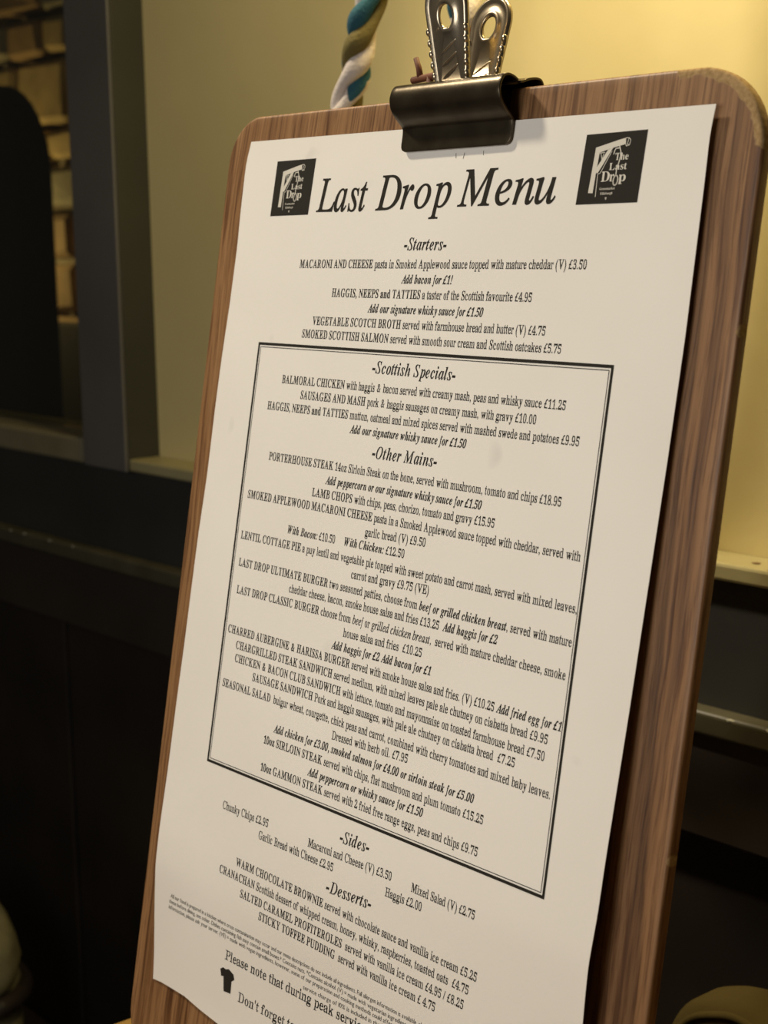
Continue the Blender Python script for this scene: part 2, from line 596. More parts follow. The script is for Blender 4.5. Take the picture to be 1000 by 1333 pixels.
# ------------------------------------------------------------------ the sheet
CU, CV, CD = 496.56, 95.91, 339.2     # where the bends were measured from
UL = smooth_tab([(-.6, 2.2), (3.5, .9), (6.3, .2), (25, .3), (36, .8), (58, .3), (75, -.7), (92, -1.2), (120, -1.3), (142, -2.5), (182, -3.2), (205, -3.9), (228, -4.3), (251, -5.3), (264, -5.2), (279, -2.6), (295, .6), (305, 2.1)], 2, -2, 310, 7)
UR = smooth_tab([(.8, 211.7), (4, 211.2), (9, 210.8), (22, 211.1), (62, 211.4), (94, 210.9), (161, 209.1), (203, 207.6), (218, 207.3), (232, 206.4), (241, 206.7), (250, 207.2), (305, 209.5)], 2, -2, 310, 5)
HL = smooth_tab([(0, -.35), (6, -.25), (14, -.1), (60, 0), (90, .8), (140, 1.8), (180, 2.2), (228, 3.0), (252, 3.7), (264, 3.6), (279, 1.8), (292, .2), (305, -1.2)], 2, -2, 310, 8)
HR = smooth_tab([(0, .6), (8, .6), (45, .4), (95, .6), (130, 1.5), (161, 2.4), (203, 4.3), (232, 5.6), (248, 4.9), (305, 1.5)], 2, -2, 310, 8)
VB = [(0, 304.8), (6, 304.2), (21, 304.2), (31, 305.5), (48, 307.0), (100, 307.5), (210, 306)]


def sheet_h(u, v):
    s = min(1, max(0, u / 210.0))
    return interp(HL, v) * (1 - s) + interp(HR, v) * s


def on_sheet(u, v, lift=0.0):
    h = sheet_h(u, v)
    k = (CD - h) / CD
    return L(CU + (u - CU) * k, CV + (v - CV) * k, h + lift)


NU, NV = 40, 110
vs, fs = [], []
for j in range(NV + 1):
    for i in range(NU + 1):
        s = i / NU
        v0 = -0.6 + 1.4 * s
        u = -2 + s * 210
        v1 = interp(VB, s * 210)
        v = v0 + (v1 - v0) * j / NV
        u = interp(UL, v) * (1 - s) + interp(UR, v) * s
        vs.append(on_sheet(u, v))
for j in range(NV):
    for i in range(NU):
        a = j * (NU + 1) + i
        fs.append((a, a + NU + 1, a + NU + 2, a + 1))
ms_ = empty('menu_sheet', 'white printed menu sheet clipped to the board, curling off it at the bottom', 'menu', mw=BM)
pp = mesh('paper', vs, fs, M_paper, ms_, True)
sm = pp.modifiers.new('thick', 'SOLIDIFY')
sm.thickness = 0.00011
sm.offset = -1
sx_ = pp.modifiers.new('split', 'EDGE_SPLIT')
sx_.split_angle = math.radians(50)

# ------------------------------------------------------------------ lettering
AFM_R = dict(zip('ABCDEFGHIJKLMNOPQRSTUVWXYZ', (722, 667, 667, 722, 611, 556, 722, 722, 333, 389, 722, 611, 889, 722, 722, 556, 722, 667, 556, 611, 722, 722, 944, 722, 722, 611)))
AFM_R.update(zip('abcdefghijklmnopqrstuvwxyz', (444, 500, 444, 500, 444, 333, 500, 500, 278, 278, 500, 278, 778, 500, 500, 500, 500, 333, 389, 278, 500, 500, 722, 500, 500, 444)))
AFM_R.update({'&': 778, "'": 250, '!': 333})
AFM_B = dict(zip('ABCDEFGHIJKLMNOPQRSTUVWXYZ', (722, 667, 722, 722, 667, 611, 778, 778, 389, 500, 778, 667, 944, 722, 778, 611, 778, 722, 556, 667, 722, 722, 1000, 722, 722, 667)))
AFM_B.update(zip('abcdefghijklmnopqrstuvwxyz', (500, 556, 444, 556, 444, 333, 500, 556, 278, 333, 556, 278, 833, 556, 500, 556, 556, 444, 389, 333, 556, 500, 722, 500, 500, 444)))
AFM_B.update({'&': 833, "'": 250, '!': 333})
AFM_K = dict(zip('ABCDEFGHIJKLMNOPQRSTUVWXYZ', (667, 667, 667, 722, 667, 667, 722, 778, 389, 500, 667, 611, 889, 722, 722, 611, 722, 667, 556, 611, 722, 667, 889, 667, 611, 611)))
AFM_K.update(zip('abcdefghijklmnopqrstuvwxyz', (500, 500, 444, 500, 444, 333, 500, 556, 278, 278, 500, 278, 778, 556, 500, 500, 500, 389, 389, 278, 556, 444, 667, 500, 444, 389)))
AFM_K.update({'&': 778, "'": 250, '!': 389})
AFM_I = dict(zip('ABCDEFGHIJKLMNOPQRSTUVWXYZ', (611, 611, 667, 722, 611, 611, 722, 722, 333, 444, 667, 556, 833, 667, 722, 611, 722, 611, 500, 556, 722, 611, 833, 611, 556, 556)))
AFM_I.update(zip('abcdefghijklmnopqrstuvwxyz', (500, 500, 444, 500, 444, 278, 500, 500, 278, 278, 444, 278, 722, 500, 500, 500, 500, 389, 389, 278, 500, 444, 667, 444, 444, 389)))
AFM_I.update({'&': 778, "'": 250, '!': 333})
COMMON = {' ': 250, '(': 333, ')': 333, '*': 500, '+': 564, ',': 250, '-': 333, '.': 250, '/': 278, ':': 278, '=': 564, '£': 500, '%': 833}
for d_ in (AFM_R, AFM_B, AFM_K, AFM_I):
    for k_, w_ in COMMON.items():
        d_.setdefault(k_, w_)
    for k_ in '0123456789':
        d_[k_] = 500
STY = {  # advance table, upper base, lower base, stem width cap (None = leave), outline offset, shear of digits
    'R': (AFM_R, 0x1D400, 0x1D41A, 0.098, 0.010, 0.0),
    'B': (AFM_B, 0x1D400, 0x1D41A, 0.145, 0.010, 0.0),
    'K': (AFM_K, 0x1D468, 0x1D482, 0.140, 0.009, 0.24),
    'I': (AFM_I, 0x1D434, 0x1D44E, None, 0.009, 0.24),
    'h': (AFM_K, 0x1D468, 0x1D482, 0.115, 0.005, 0.24),
    't': (AFM_I, 0x1D434, 0x1D44E, None, 0.009, 0.24),
    'S': (None, None, None, None, 0.006, 0.0),
    'W': (AFM_B, 0x1D400, 0x1D41A, None, 0.0, 0.0),
}
_glyph = {}
_src, _want, _seen = {}, {}, set()


def thin(vs, fs, cap, wide=0.26):
    """shave over-thick stems of a flat glyph down to 'cap', leaving hairlines alone"""
    cnt = {}
    for f in fs:
        for a, b in zip(f, f[1:] + f[:1]):
            if (b, a) in cnt:
                cnt.pop((b, a))
            else:
                cnt[(a, b)] = 1
    edges = list(cnt)
    nxt, prv = {}, {}
    for a, b in edges:
        nxt[a] = b
        prv[b] = a
    out = [list(v) for v in vs]
    for i in nxt:
        if i not in prv:
            continue
        p, q, r = vs[prv[i]], vs[i], vs[nxt[i]]
        tx, ty = r[0] - p[0], r[1] - p[1]
        ln = math.hypot(tx, ty)
        if ln < 1e-9:
            continue
        nx, ny = -ty / ln, tx / ln          # inward for counter-clockwise faces
        if abs(nx) < 0.12:
            continue
        sg = 1 if nx > 0 else -1
        widths = []
        for dy in (-0.006, 0.006):          # stem width just above and just below this point
            oy = q[1] + dy
            best = 9
            for a, b in edges:
                ax, ay = vs[a]
                bx, by = vs[b]
                if (ay - oy) * (by - oy) > 0 or ay == by:
                    continue
                d = (ax + (bx - ax) * (oy - ay) / (by - ay) - q[0]) * sg
                if 0.012 < d < best:
                    best = d
            widths.append(best)
        best = min(widths)
        if cap < best < wide:
            out[i][0] += sg * min((best - cap) / 2, 0.045) * min(1, abs(nx) / 0.4)
    return [tuple(v) for v in out]


def glyph(style, c, res=3, collect=None):
    key = (style, c)
    if key in _glyph:
        return _glyph[key]
    afm, U0, L0, cap, off, sh = STY[style]
    ch, scale, shear = c, 0.955, 0.0
    o2 = off
    if afm is None:
        scale = 1.0
    elif 'A' <= c <= 'Z':
        ch = chr(U0 + ord(c) - 65)
    elif 'a' <= c <= 'z':
        ch = chr(L0 + ord(c) - 97)
        if L0 == 0x1D44E and c == 'h':
            ch = chr(0x1D482 + 7)
            o2 = -0.008 if style == 'I' else 0.0
    elif c.isdigit():
        ch = chr(0x1D7CE + int(c))
        scale = 0.90
        shear = sh
    else:
        scale = 0.95
        shear = sh
        o2 = {'R': 0.0, 'B': 0.012, 'K': 0.014, 'I': 0.0, 'h': 0.02, 't': 0.01, 'W': 0.01}[style]
        if c in '£&':
            scale = 0.93
    if c == 'T' and style in 'RB':
        o2 = -0.002
    if collect is not None:
        collect.setdefault((round(o2, 4), 6 if style == 't' else res), []).append((key, ch))
        return None
    vs, fs = _src[key]
    # orient all faces counter-clockwise
    ff = []
    for f in fs:
        ar = sum(vs[f[k]][0] * vs[f[(k + 1) % len(f)]][1] - vs[f[(k + 1) % len(f)]][0] * vs[f[k]][1] for k in range(len(f)))
        ff.append(f if ar > 0 else f[::-1])
    fs = ff
    # merge doubled points
    idx, mapp, nv = {}, [], []
    for v in vs:
        k = (round(v[0], 5), round(v[1], 5))
        if k not in idx:
            idx[k] = len(nv)
            nv.append(v)
        mapp.append(idx[k])
    vs = nv
    fs = [tuple(mapp[i] for i in f) for f in fs]
    fs = [f for f in fs if len(set(f)) == len(f)]
    if cap and c not in "(),.'!:/*-=£T":
        vs = thin(vs, fs, cap, 0.40 if c == 'S' else 0.26)
    if shear:
        vs = [(x + y * shear, y) for x, y in vs]
    vs = [(x * scale, y * scale) for x, y in vs]
    if vs:
        x0 = min(v[0] for v in vs)
        x1 = max(v[0] for v in vs)
    else:
        x0 = x1 = 0
    if afm is None:
        adv = (x1 - x0 + 0.075) if vs else 0.28
    else:
        adv = afm[c] / 1000.0
        w = x1 - x0
        lim = adv * (1.02 if style in 'RBW' else 1.25)
        if w > lim:                      # squeeze over-wide glyphs into the advance
            vs = [(x0 + (x - x0) * lim / w, y) for x, y in vs]
            x1 = x0 + lim
    dx = (adv - (x0 + x1)) / 2
    vs = [(x + dx, y) for x, y in vs]
    _glyph[key] = (adv, vs, fs)
    return _glyph[key]


def runs_of(s):
    parts = s.split('|')
    return [(parts[i], parts[i + 1]) for i in range(0, len(parts) - 1, 2)]


def set_text(name, s, u0, v0, u1, v1, em, m=None, lift=0.06, width=None, unslant=0.0, parent=None, squash=1.0):
    """lay a line between two points of the sheet; letters keep their em height, width is fitted"""
    items = []
    x = 0
    for st_, tx in runs_of(s):
        for c in tx:
            adv, vs, fs = glyph(st_, c)
            items.append((x, vs, fs))
            x += adv
    ink0 = min(g_ + min(a for a, b in q_) for g_, q_, f_ in items if q_)
    ink1 = max(g_ + max(a for a, b in q_) for g_, q_, f_ in items if q_)
    kx = (u1 - u0) / (ink1 - ink0)
    items = [(g_ - ink0, q_, f_) for g_, q_, f_ in items]
    V, F = [], []
    for gx_, vs, fs in items:
        b0 = len(V)
        for (a, b) in vs:
            uu = u0 + (gx_ + a - b * unslant) * kx
            t = (uu - u0) / (u1 - u0)
            vv = v0 + (v1 - v0) * t - b * em * squash
            V.append(on_sheet(uu, vv, lift))
        F += [tuple(i + b0 for i in f) for f in fs]
    o = mesh(name, V, F, m or M_ink, parent or ms_)
    return o


LINES = [
    ('t|Last', 44.9, 25.3, 71.9, 25.5, 16.6),
    ('t|Drop', 76.3, 25.5, 112.6, 25.1, 16.6),
    ('t|Menu', 115.6, 25.2, 157.5, 25.2, 16.6),
    ('h|-Starters-', 93.0, 38.47, 113.1, 38.56, 6.0),
    ('B|MACARONI AND CHEESE |R|pasta in Smoked Applewood sauce topped with mature cheddar (V) £3.50', 39.4, 44.27, 172.8, 44.15, 4.23),
    ('K|Add bacon for £1!', 93.8, 49.03, 117.8, 49.0, 4.23),
    ('B|HAGGIS, NEEPS and TATTIES |R|a taster of the Scottish favourite £4.95', 59.0, 53.81, 152.8, 53.72, 4.23),
    ('K|Add our signature whisky sauce for £1.50', 78.8, 58.55, 133.2, 58.56, 4.23),
    ('B|VEGETABLE SCOTCH BROTH |R|served with farmhouse bread and butter (V) £4.75', 50.3, 63.39, 160.0, 63.23, 4.23),
    ('B|SMOKED SCOTTISH SALMON |R|served with smooth sour cream and Scottish oatcakes £5.75', 45.4, 67.87, 167.1, 68.13, 4.23),
    ('h|-Scottish Specials-', 84.7, 77.88, 124.5, 78.25, 6.0),
    ('B|BALMORAL CHICKEN |R|with haggis & bacon served with creamy mash, peas and whisky sauce £11.25', 37.2, 83.83, 171.7, 83.91, 4.23),
    ('B|SAUSAGES AND MASH |R|pork & haggis sausages on creamy mash, with gravy £10.00', 48.6, 88.55, 160.8, 88.74, 4.23),
    ('B|HAGGIS, NEEPS and TATTIES |R|mutton, oatmeal and mixed spices served with mashed swede and potatoes £9.95', 30.5, 93.3, 178.6, 93.55, 4.23),
    ('K|Add our signature whisky sauce for £1.50', 77.1, 97.93, 133.0, 98.08, 4.23),
    ('h|-Other Mains-', 89.8, 104.96, 121.0, 104.94, 6.0),
    ('B|PORTERHOUSE STEAK |R|14oz Sirloin Steak on the bone, served with mushroom, tomato and chips £18.95', 34.9, 110.58, 174.7, 110.96, 4.23),
    ('K|Add peppercorn or our signature whisky sauce for £1.50', 67.7, 115.62, 142.9, 115.52, 4.23),
    ('B|LAMB CHOPS |R|with chips, peas, chorizo, tomato and gravy £15.95', 61.3, 120.31, 149.2, 120.1, 4.23),
    ('B|SMOKED APPLEWOOD MACARONI CHEESE |R|pasta in a Smoked Applewood sauce topped with cheddar, served with', 25.2, 124.8, 184.7, 125.12, 4.23),
    ('R|garlic bread (V) £9.50', 91.1, 129.93, 120.3, 129.57, 4.23),
    ('K|With Bacon: |R|£10.50', 50.5, 134.18, 76.3, 134.36, 4.23),
    ('K|With Chicken: |R|£12.50', 81.3, 134.3, 111.2, 134.35, 4.23),
    ('B|LENTIL COTTAGE PIE |R|a puy lentil and vegetable pie topped with sweet potato and carrot mash, served with mixed leaves,', 24.0, 139.33, 185.8, 139.56, 4.23),
    ('R|carrot and gravy £9.75 (VE)', 86.8, 144.22, 124.5, 143.72, 4.23),
    ('B|LAST DROP ULTIMATE BURGER |R|two seasoned patties, choose from |K|beef or grilled chicken breast|R|, served with mature', 24.6, 148.89, 185.5, 148.96, 4.23),
    ('R|cheddar cheese, bacon, smoke house salsa and fries £13.25  |K|Add haggis for £2', 55.1, 153.62, 156.5, 153.42, 4.23),
    ('B|LAST DROP CLASSIC BURGER |R|choose from |I|beef |R|or |I|grilled chicken breast,|R|  served with mature cheddar cheese, smoke', 25.3, 158.48, 184.8, 158.41, 4.23),
    ('R|house salsa and fries  £10.25', 86.3, 163.3, 124.8, 162.97, 4.23),
    ('K|Add haggis for £2 Add bacon for £1', 81.1, 168.17, 129.9, 167.68, 4.23),
    ('B|CHARRED AUBERGINE & HARISSA BURGER |R|served with smoke house salsa and fries. (V) £10.25 |K|Add fried egg for £1', 23.0, 172.73, 185.7, 172.71, 4.23),
    ('B|CHARGRILLED STEAK SANDWICH |R|served medium, with mixed leaves pale ale chutney on ciabatta bread £9.95', 28.8, 177.61, 181.1, 177.31, 4.23),
    ('B|CHICKEN & BACON CLUB SANDWICH |R|with lettuce, tomato and mayonnaise on toasted farmhouse bread £7.50', 29.1, 182.19, 180.7, 182.22, 4.23),
    ('B|SAUSAGE SANDWICH |R|Pork and haggis sausages, with pale ale chutney on ciabatta bread  £7.25', 40.6, 186.73, 169.6, 186.58, 4.23),
    ('B|SEASONAL SALAD  |R|bulgur wheat, courgette, chick peas and carrot, combined with cherry tomatoes and mixed baby leaves.', 23.5, 191.85, 184.8, 192.04, 4.23),
    ('R|Dressed with herb oil. £7.95', 86.9, 196.83, 124.4, 195.93, 4.23),
    ('K|Add chicken for £3.00, smoked salmon for £4.00 or sirloin steak for £5.00', 55.9, 201.38, 155.1, 200.76, 4.23),
    ('B|10oz SIRLOIN STEAK |R|served with chips, flat mushroom and plum tomato £15.25', 51.1, 206.15, 159.9, 205.75, 4.23),
    ('K|Add peppercorn or whisky sauce for £1.50', 76.7, 211.15, 134.2, 210.32, 4.23),
    ('B|10oz GAMMON STEAK |R|served with 2 fried free range eggs, peas and chips £9.75', 51.2, 215.58, 159.3, 215.39, 4.23),
    ('h|-Sides-', 97.1, 227.98, 111.8, 227.56, 6.0),
    ('R|Chunky Chips £2.95', 32.3, 233.58, 59.1, 233.32, 4.23),
    ('R|Macaroni and Cheese (V) £3.50', 81.4, 233.68, 123.7, 232.94, 4.23),
    ('R|Mixed Salad (V) £2.75', 133.2, 233.46, 161.4, 233.54, 4.23),
    ('R|Garlic Bread with Cheese £2.95', 54.7, 238.32, 95.5, 238.11, 4.23),
    ('R|Haggis £2.00', 121.7, 238.21, 138.7, 237.98, 4.23),
    ('h|-Desserts-', 93.3, 245.26, 116.0, 244.35, 6.0),
    ('B|WARM CHOCOLATE BROWNIE |R|served with chocolate sauce and vanilla ice cream £5.25', 43.8, 250.7, 165.4, 250.68, 4.23),
    ('B|CRANACHAN |R|Scottish dessert of whipped cream, honey, whisky, raspberries, toasted oats  £4.75', 34.8, 255.61, 162.7, 255.4, 4.23),
    ('B|SALTED CARAMEL PROFITEROLES  |R|served with vanilla ice cream £4.95 / £8.25', 48.3, 260.5, 161.4, 260.2, 4.23),
    ('B|STICKY TOFFEE PUDDING  |R|served with vanilla ice cream £ 4.75', 60.0, 264.79, 149.8, 264.97, 4.23),
]


SMALL = [
    ('S|All our food is prepared in a kitchen where cross contamination may occur and our menu descriptions do not include all ingredients. Full allergen information is available, please ask before', 7.1, 272.9, 158.0, 271.3, 2.05),
    ('S|these before dining, see other. Dishes containing fish may contain small bones.* Contains nuts. *Contains alcohol. (V) = made with vegetarian ingredients, however, some of our', 6.5, 274.95, 160.0, 273.5, 2.05),
    ('S|information, please ask your server. (VE) = made with vegan ingredients, however, some of our preparation and cooking methods could affect this. If you require any more', 6.7, 277.0, 159.0, 275.6, 2.05),
    ('S|service charge of 10% is included in the bill', 87.9, 279.2, 130.0, 277.9, 2.05),
    ('R|Please note that during peak service times food may take longer', 44.0, 283.6, 181.0, 281.2, 5.0),
    ("R|Don't forget to ask about our daily specials", 54.0, 295.1, 148.0, 292.0, 5.0),
]

for (s, *_r) in LINES + SMALL + [('W|TheLastDropGrassmarketEdinburgh',)]:
    for st_, tx in runs_of(s):
        for c in tx:
            if (st_, c) not in _seen:
                _seen.add((st_, c))
                glyph(st_, c, collect=_want)
# one text curve per weight, one character per line, cut apart again by height
for (o2_, res_), lst in _want.items():
    cv = bpy.data.curves.new('glyph_source', 'FONT')
    cv.size = 1
    cv.space_line = 4
    cv.body = '\n'.join(ch for _k, ch in lst)
    cv.resolution_u = res_
    cv.offset = o2_
    ob = bpy.data.objects.new('glyph_source', cv)
    COL.objects.link(ob)
    bpy.context.view_layer.update()
    me = ob.evaluated_get(bpy.context.evaluated_depsgraph_get()).to_mesh()
    cells = [([], [], {}) for _l in lst]
    which = []
    for v in me.vertices:
        q = int(round((0.25 - v.co.y) / 4.0))
        which.append(q)
        cells[q][2][v.index] = len(cells[q][0])
        cells[q][0].append((v.co.x, v.co.y + 4.0 * q))
    for f in me.polygons:
        q = which[f.vertices[0]]
        cells[q][1].append(tuple(cells[q][2][k] for k in f.vertices))
    for (key, ch), cell in zip(lst, cells):
        _src[key] = (cell[0], cell[1])
    bpy.data.objects.remove(ob)
    bpy.data.curves.remove(cv)

for (s, u0, v0, u1, v1, em) in LINES:
    k = s[0]
    nm_ = {'t': 'title', 'h': 'heading'}.get(k, 'text_line')
    em2 = em
    set_text(nm_, s, u0, v0, u1, v1, em2, unslant=0.07 if k == 't' else 0.0)

for i_, (s, u0, v0, u1, v1, em) in enumerate(SMALL):
    set_text('small_print' if i_ < 4 else 'text_line', s, u0, v0, u1, v1, em, M_ink_grey if i_ < 4 else M_ink)


def flat(name, pts, m_, lift=0.05, parent=None, sub=1):
    V = [on_sheet(u, v, lift) for u, v in pts]
    return mesh(name, V, [tuple(range(len(V)))[::-1]], m_, parent or ms_)


def stroke_quads(paths, w):
    V, F = [], []
    for path in paths:
        for (a, b) in zip(path, path[1:]):
            dx, dy = b[0] - a[0], b[1] - a[1]
            ln = math.hypot(dx, dy) or 1
            ox, oy = -dy / ln * w / 2, dx / ln * w / 2
            ex, ey = dx / ln * w * 0.3, dy / ln * w * 0.3
            k = len(V)
            V += [(a[0] - ex + ox, a[1] - ey + oy), (b[0] + ex + ox, b[1] + ey + oy), (b[0] + ex - ox, b[1] + ey - oy), (a[0] - ex - ox, a[1] - ey - oy)]
            F.append((k, k + 1, k + 2, k + 3))
    return V, F


# ruled double frame round the mains
def frame_strip(name, ins, w):
    V, F = [], []

    def edge(side, t, d):
        # corner points drift a little with the bend of the sheet
        v0, v1 = 70.35 + d, 219.75 - d
        if side == 'l':
            v = v0 + (v1 - v0) * t
            return (20.9 - 1.3 * (v - 70) / 150 + d, v)
        if side == 'r':
            v = v0 + (v1 - v0) * t
            return (187.9 - 0.4 * (v - 70) / 150 - d, v)
        y = v0 if side == 't' else v1
        a = edge('l', 0 if side == 't' else 1, d)[0]
        b = edge('r', 0 if side == 't' else 1, d)[0]
        return (a + (b - a) * t, y)
    for side in 'tblr':
        n = 50
        k = len(V)
        for i in range(n + 1):
            V.append(edge(side, i / n, ins))
            V.append(edge(side, i / n, ins + w))
        for i in range(n):
            a = k + 2 * i
            F.append((a, a + 1, a + 3, a + 2))
    mesh(name, [on_sheet(u, v, 0.06) for u, v in V], F, M_ink, ms_)


frame_strip('outer_frame_line', 0.0, 0.95)
frame_strip('inner_frame_line', 1.45, 0.24)

# T-shirt mark
flat('shirt_mark', [(42.1, 287.7), (43.6, 286.7), (45.2, 286.9), (47.0, 286.3), (49.9, 287.2), (50.8, 288.8), (49.3, 289.8), (49.5, 294.1), (45.4, 294.5), (44.4, 289.6), (43.0, 289.9)], M_ink, 0.07)

# ink ticks under the clip
V, F = stroke_quads([[(112.3, 8.9), (112.5, 10.3)], [(116.2, 8.9), (115.8, 10.6)], [(124.6, 8.7), (124.7, 10.0)]], 0.22)
mesh('ink_ticks', [on_sheet(u, v, 0.06) for u, v in V], F, M_ink_grey, ms_)

# the two printed badges
ART_POLY = [
    [(0.194, 0.197), (0.567, 0.11), (0.668, 0.092), (0.678, 0.179), (0.48, 0.217), (0.382, 0.241), (0.268, 0.272)],
    [(0.194, 0.197), (0.268, 0.272), (0.262, 0.478), (0.257, 0.845), (0.18, 0.839)],
    [(0.4, 0.24), (0.48, 0.217), (0.288, 0.564), (0.259, 0.556), (0.262, 0.475)],
]
ART_LINE = [
    [(0.668, 0.092), (0.713, 0.092), (0.749, 0.123), (0.74, 0.193), (0.691, 0.208), (0.678, 0.179)],
    [(0.713, 0.092), (0.704, 0.185), (0.74, 0.193)],
    [(0.292, 0.584), (0.311, 0.897)], [(0.469, 0.264), (0.33, 0.566), (0.291, 0.577)],
    [(0.274, 0.278), (0.357, 0.273)], [(0.291, 0.284), (0.323, 0.371)], [(0.34, 0.29), (0.325, 0.37)],
    [(0.475, 0.915), (0.494, 0.913), (0.491, 0.944), (0.475, 0.915)],
]
ROPE = [
    [(0.585, 0.201), (0.628, 0.307), (0.612, 0.434), (0.591, 0.523), (0.595, 0.6)],
    [(0.508, 0.305), (0.514, 0.26), (0.531, 0.229), (0.59, 0.227)],
]
NOOSE = [(0.601 + 0.036 * math.cos(a), 0.678 + 0.068 * math.sin(a)) for a in [k * math.pi / 9 for k in range(19)]]


def badge(c4):
    tl, tr, br, bl = c4

    def P(s, t, lift):
        u = (tl[0] * (1 - s) + tr[0] * s) * (1 - t) + (bl[0] * (1 - s) + br[0] * s) * t
        v = (tl[1] * (1 - s) + tr[1] * s) * (1 - t) + (bl[1] * (1 - s) + br[1] * s) * t
        return u, v, lift
    n = 8
    V = [on_sheet(*P(i / n, j / n, 0.05)) for j in range(n + 1) for i in range(n + 1)]
    F = [(j * (n + 1) + i, (j + 1) * (n + 1) + i, (j + 1) * (n + 1) + i + 1, j * (n + 1) + i + 1) for j in range(n) for i in range(n)]
    bg = mesh('printed_badge', V, F, M_ink, ms_)
    V, F = [], []
    for poly in ART_POLY:
        k = len(V)
        V += poly
        F.append(tuple(range(k, k + len(poly))))
    v2, f2 = stroke_quads(ART_LINE, 0.009)
    F += [tuple(i + len(V) for i in f) for f in f2]
    V += v2
    mesh('gallows_drawing', [on_sheet(*P(s, t, 0.10)) for s, t in V], F, M_white_ink, bg)
    v2, f2 = stroke_quads(ROPE, 0.015)
    v3, f3 = stroke_quads([NOOSE], 0.02)
    F = f2 + [tuple(i + len(v2) for i in f) for f in f3]
    mesh('noose_drawing', [on_sheet(*P(s, t, 0.13)) for s, t in v2 + v3], F, M_white_ink, bg)
    wd, hg = (tr[0] - tl[0]), (bl[1] - tl[1])

    def words(tx, s0, s1, t, cap, style='W'):
        a = P(s0, t, 0)
        b = P(s1, t, 0)
        set_text('badge_word', style + '|' + tx, a[0], a[1], b[0], b[1], cap * hg / 0.66, M_white_ink, 0.12, parent=bg)
    words('The', 0.54, 0.756, 0.394, 0.10)
    words('Last', 0.467, 0.752, 0.530, 0.10)
    words('D', 0.361, 0.500, 0.687, 0.145)
    words('r', 0.500, 0.575, 0.689, 0.145)
    words('p', 0.648, 0.762, 0.694, 0.135)
    words('Grassmarket', 0.362, 0.612, 0.805, 0.036)
    words('Edinburgh', 0.385, 0.585, 0.872, 0.036)


badge([(19.4, 7.2), (41.5, 7.1), (40.6, 26.2), (18.8, 26.3)])
badge([(166.6, 6.3), (189.2, 6.1), (188.6, 25.9), (165.6, 26.0)])

# ------------------------------------------------------------------ bulldog clip
M_clip = mottled('blackened_steel', (0.065, 0.050, 0.032), (0.110, 0.090, 0.060), 120, 0.27, 0.05, 500, 4, metal=0.8)
M_nickel = mottled('nickel_plate', (0.36, 0.29, 0.20), (0.52, 0.45, 0.34), 70, 0.26, 0.06, 400, 4, metal=0.9)
clip = empty('bulldog_clip', 'black metal bulldog clip with nickel handles gripping the sheet\'s top edge', 'clip', mw=BM)


def catmull(pts, n=4):
    out_ = []
    P_ = [pts[0]] + list(pts) + [pts[-1]]
    for i in range(1, len(P_) - 2):
        p0, p1, p2, p3 = [Vector(p) for p in P_[i - 1:i + 3]]
        for k in range(n):
            t = k / n
            out_.append(0.5 * ((2 * p1) + (p2 - p0) * t + (2 * p0 - 5 * p1 + 4 * p2 - p3) * t * t + (3 * p1 - p0 - 3 * p2 + p3) * t ** 3))
    out_.append(Vector(pts[-1]))
    return out_


def jaw(name, prof_, lip_v, th):
    cs = catmull([(a, b, 0) for a, b in prof_], 4)
    NUj = 24
    V, F = [], []
    for c in cs:
        v, h = c.x, c.y
        R_ = 2.2
        ins = 0
        if v > lip_v - R_:
            d = min(R_, v - (lip_v - R_))
            ins = R_ - math.sqrt(max(0, R_ * R_ - d * d))
        for i in range(NUj + 1):
            s = i / NUj
            V.append(L(87.3 + ins + (137.2 - 87.3 - 2 * ins) * s, v, h))
    for r in range(len(cs) - 1):
        for i in range(NUj):
            a = r * (NUj + 1) + i
            F.append((a, a + 1, a + NUj + 2, a + NUj + 1))
    o = mesh(name, V, F, M_clip, clip, True)
    s_ = o.modifiers.new('thick', 'SOLIDIFY')
    s_.thickness = th
    s_.offset = 0
    bv = o.modifiers.new('bev', 'BEVEL')
    bv.width = 0.00018
    bv.segments = 2
    bv.limit_method = 'ANGLE'
    bv.angle_limit = math.radians(50)
    return o


jaw('front_jaw', [(7.7, 1.25), (4.5, 1.15), (1.2, 1.2), (-0.3, 1.9), (-2.2, 4.6), (-4.4, 7.0), (-7.0, 8.1), (-9.6, 7.9), (-11.4, 6.9), (-12.1, 5.2), (-11.9, 3.0), (-11.2, 1.2)], 7.7, 0.0008)
jaw('back_jaw', [(7.7, -6.3), (3.0, -6.2), (0.0, -6.8), (-3.0, -8.4), (-6.5, -9.8), (-10.0, -9.8), (-12.8, -8.6), (-13.4, -6.6), (-12.6, -3.4), (-11.4, -1.0), (-11.0, 0.2)], 7.7, 0.0008)
# pivot bar between the jaws
tube('spring_bar', [L(88.5, -11.0, 0.6), L(136.0, -11.0, 0.6)], 0.0008, M_clip, clip, 10)


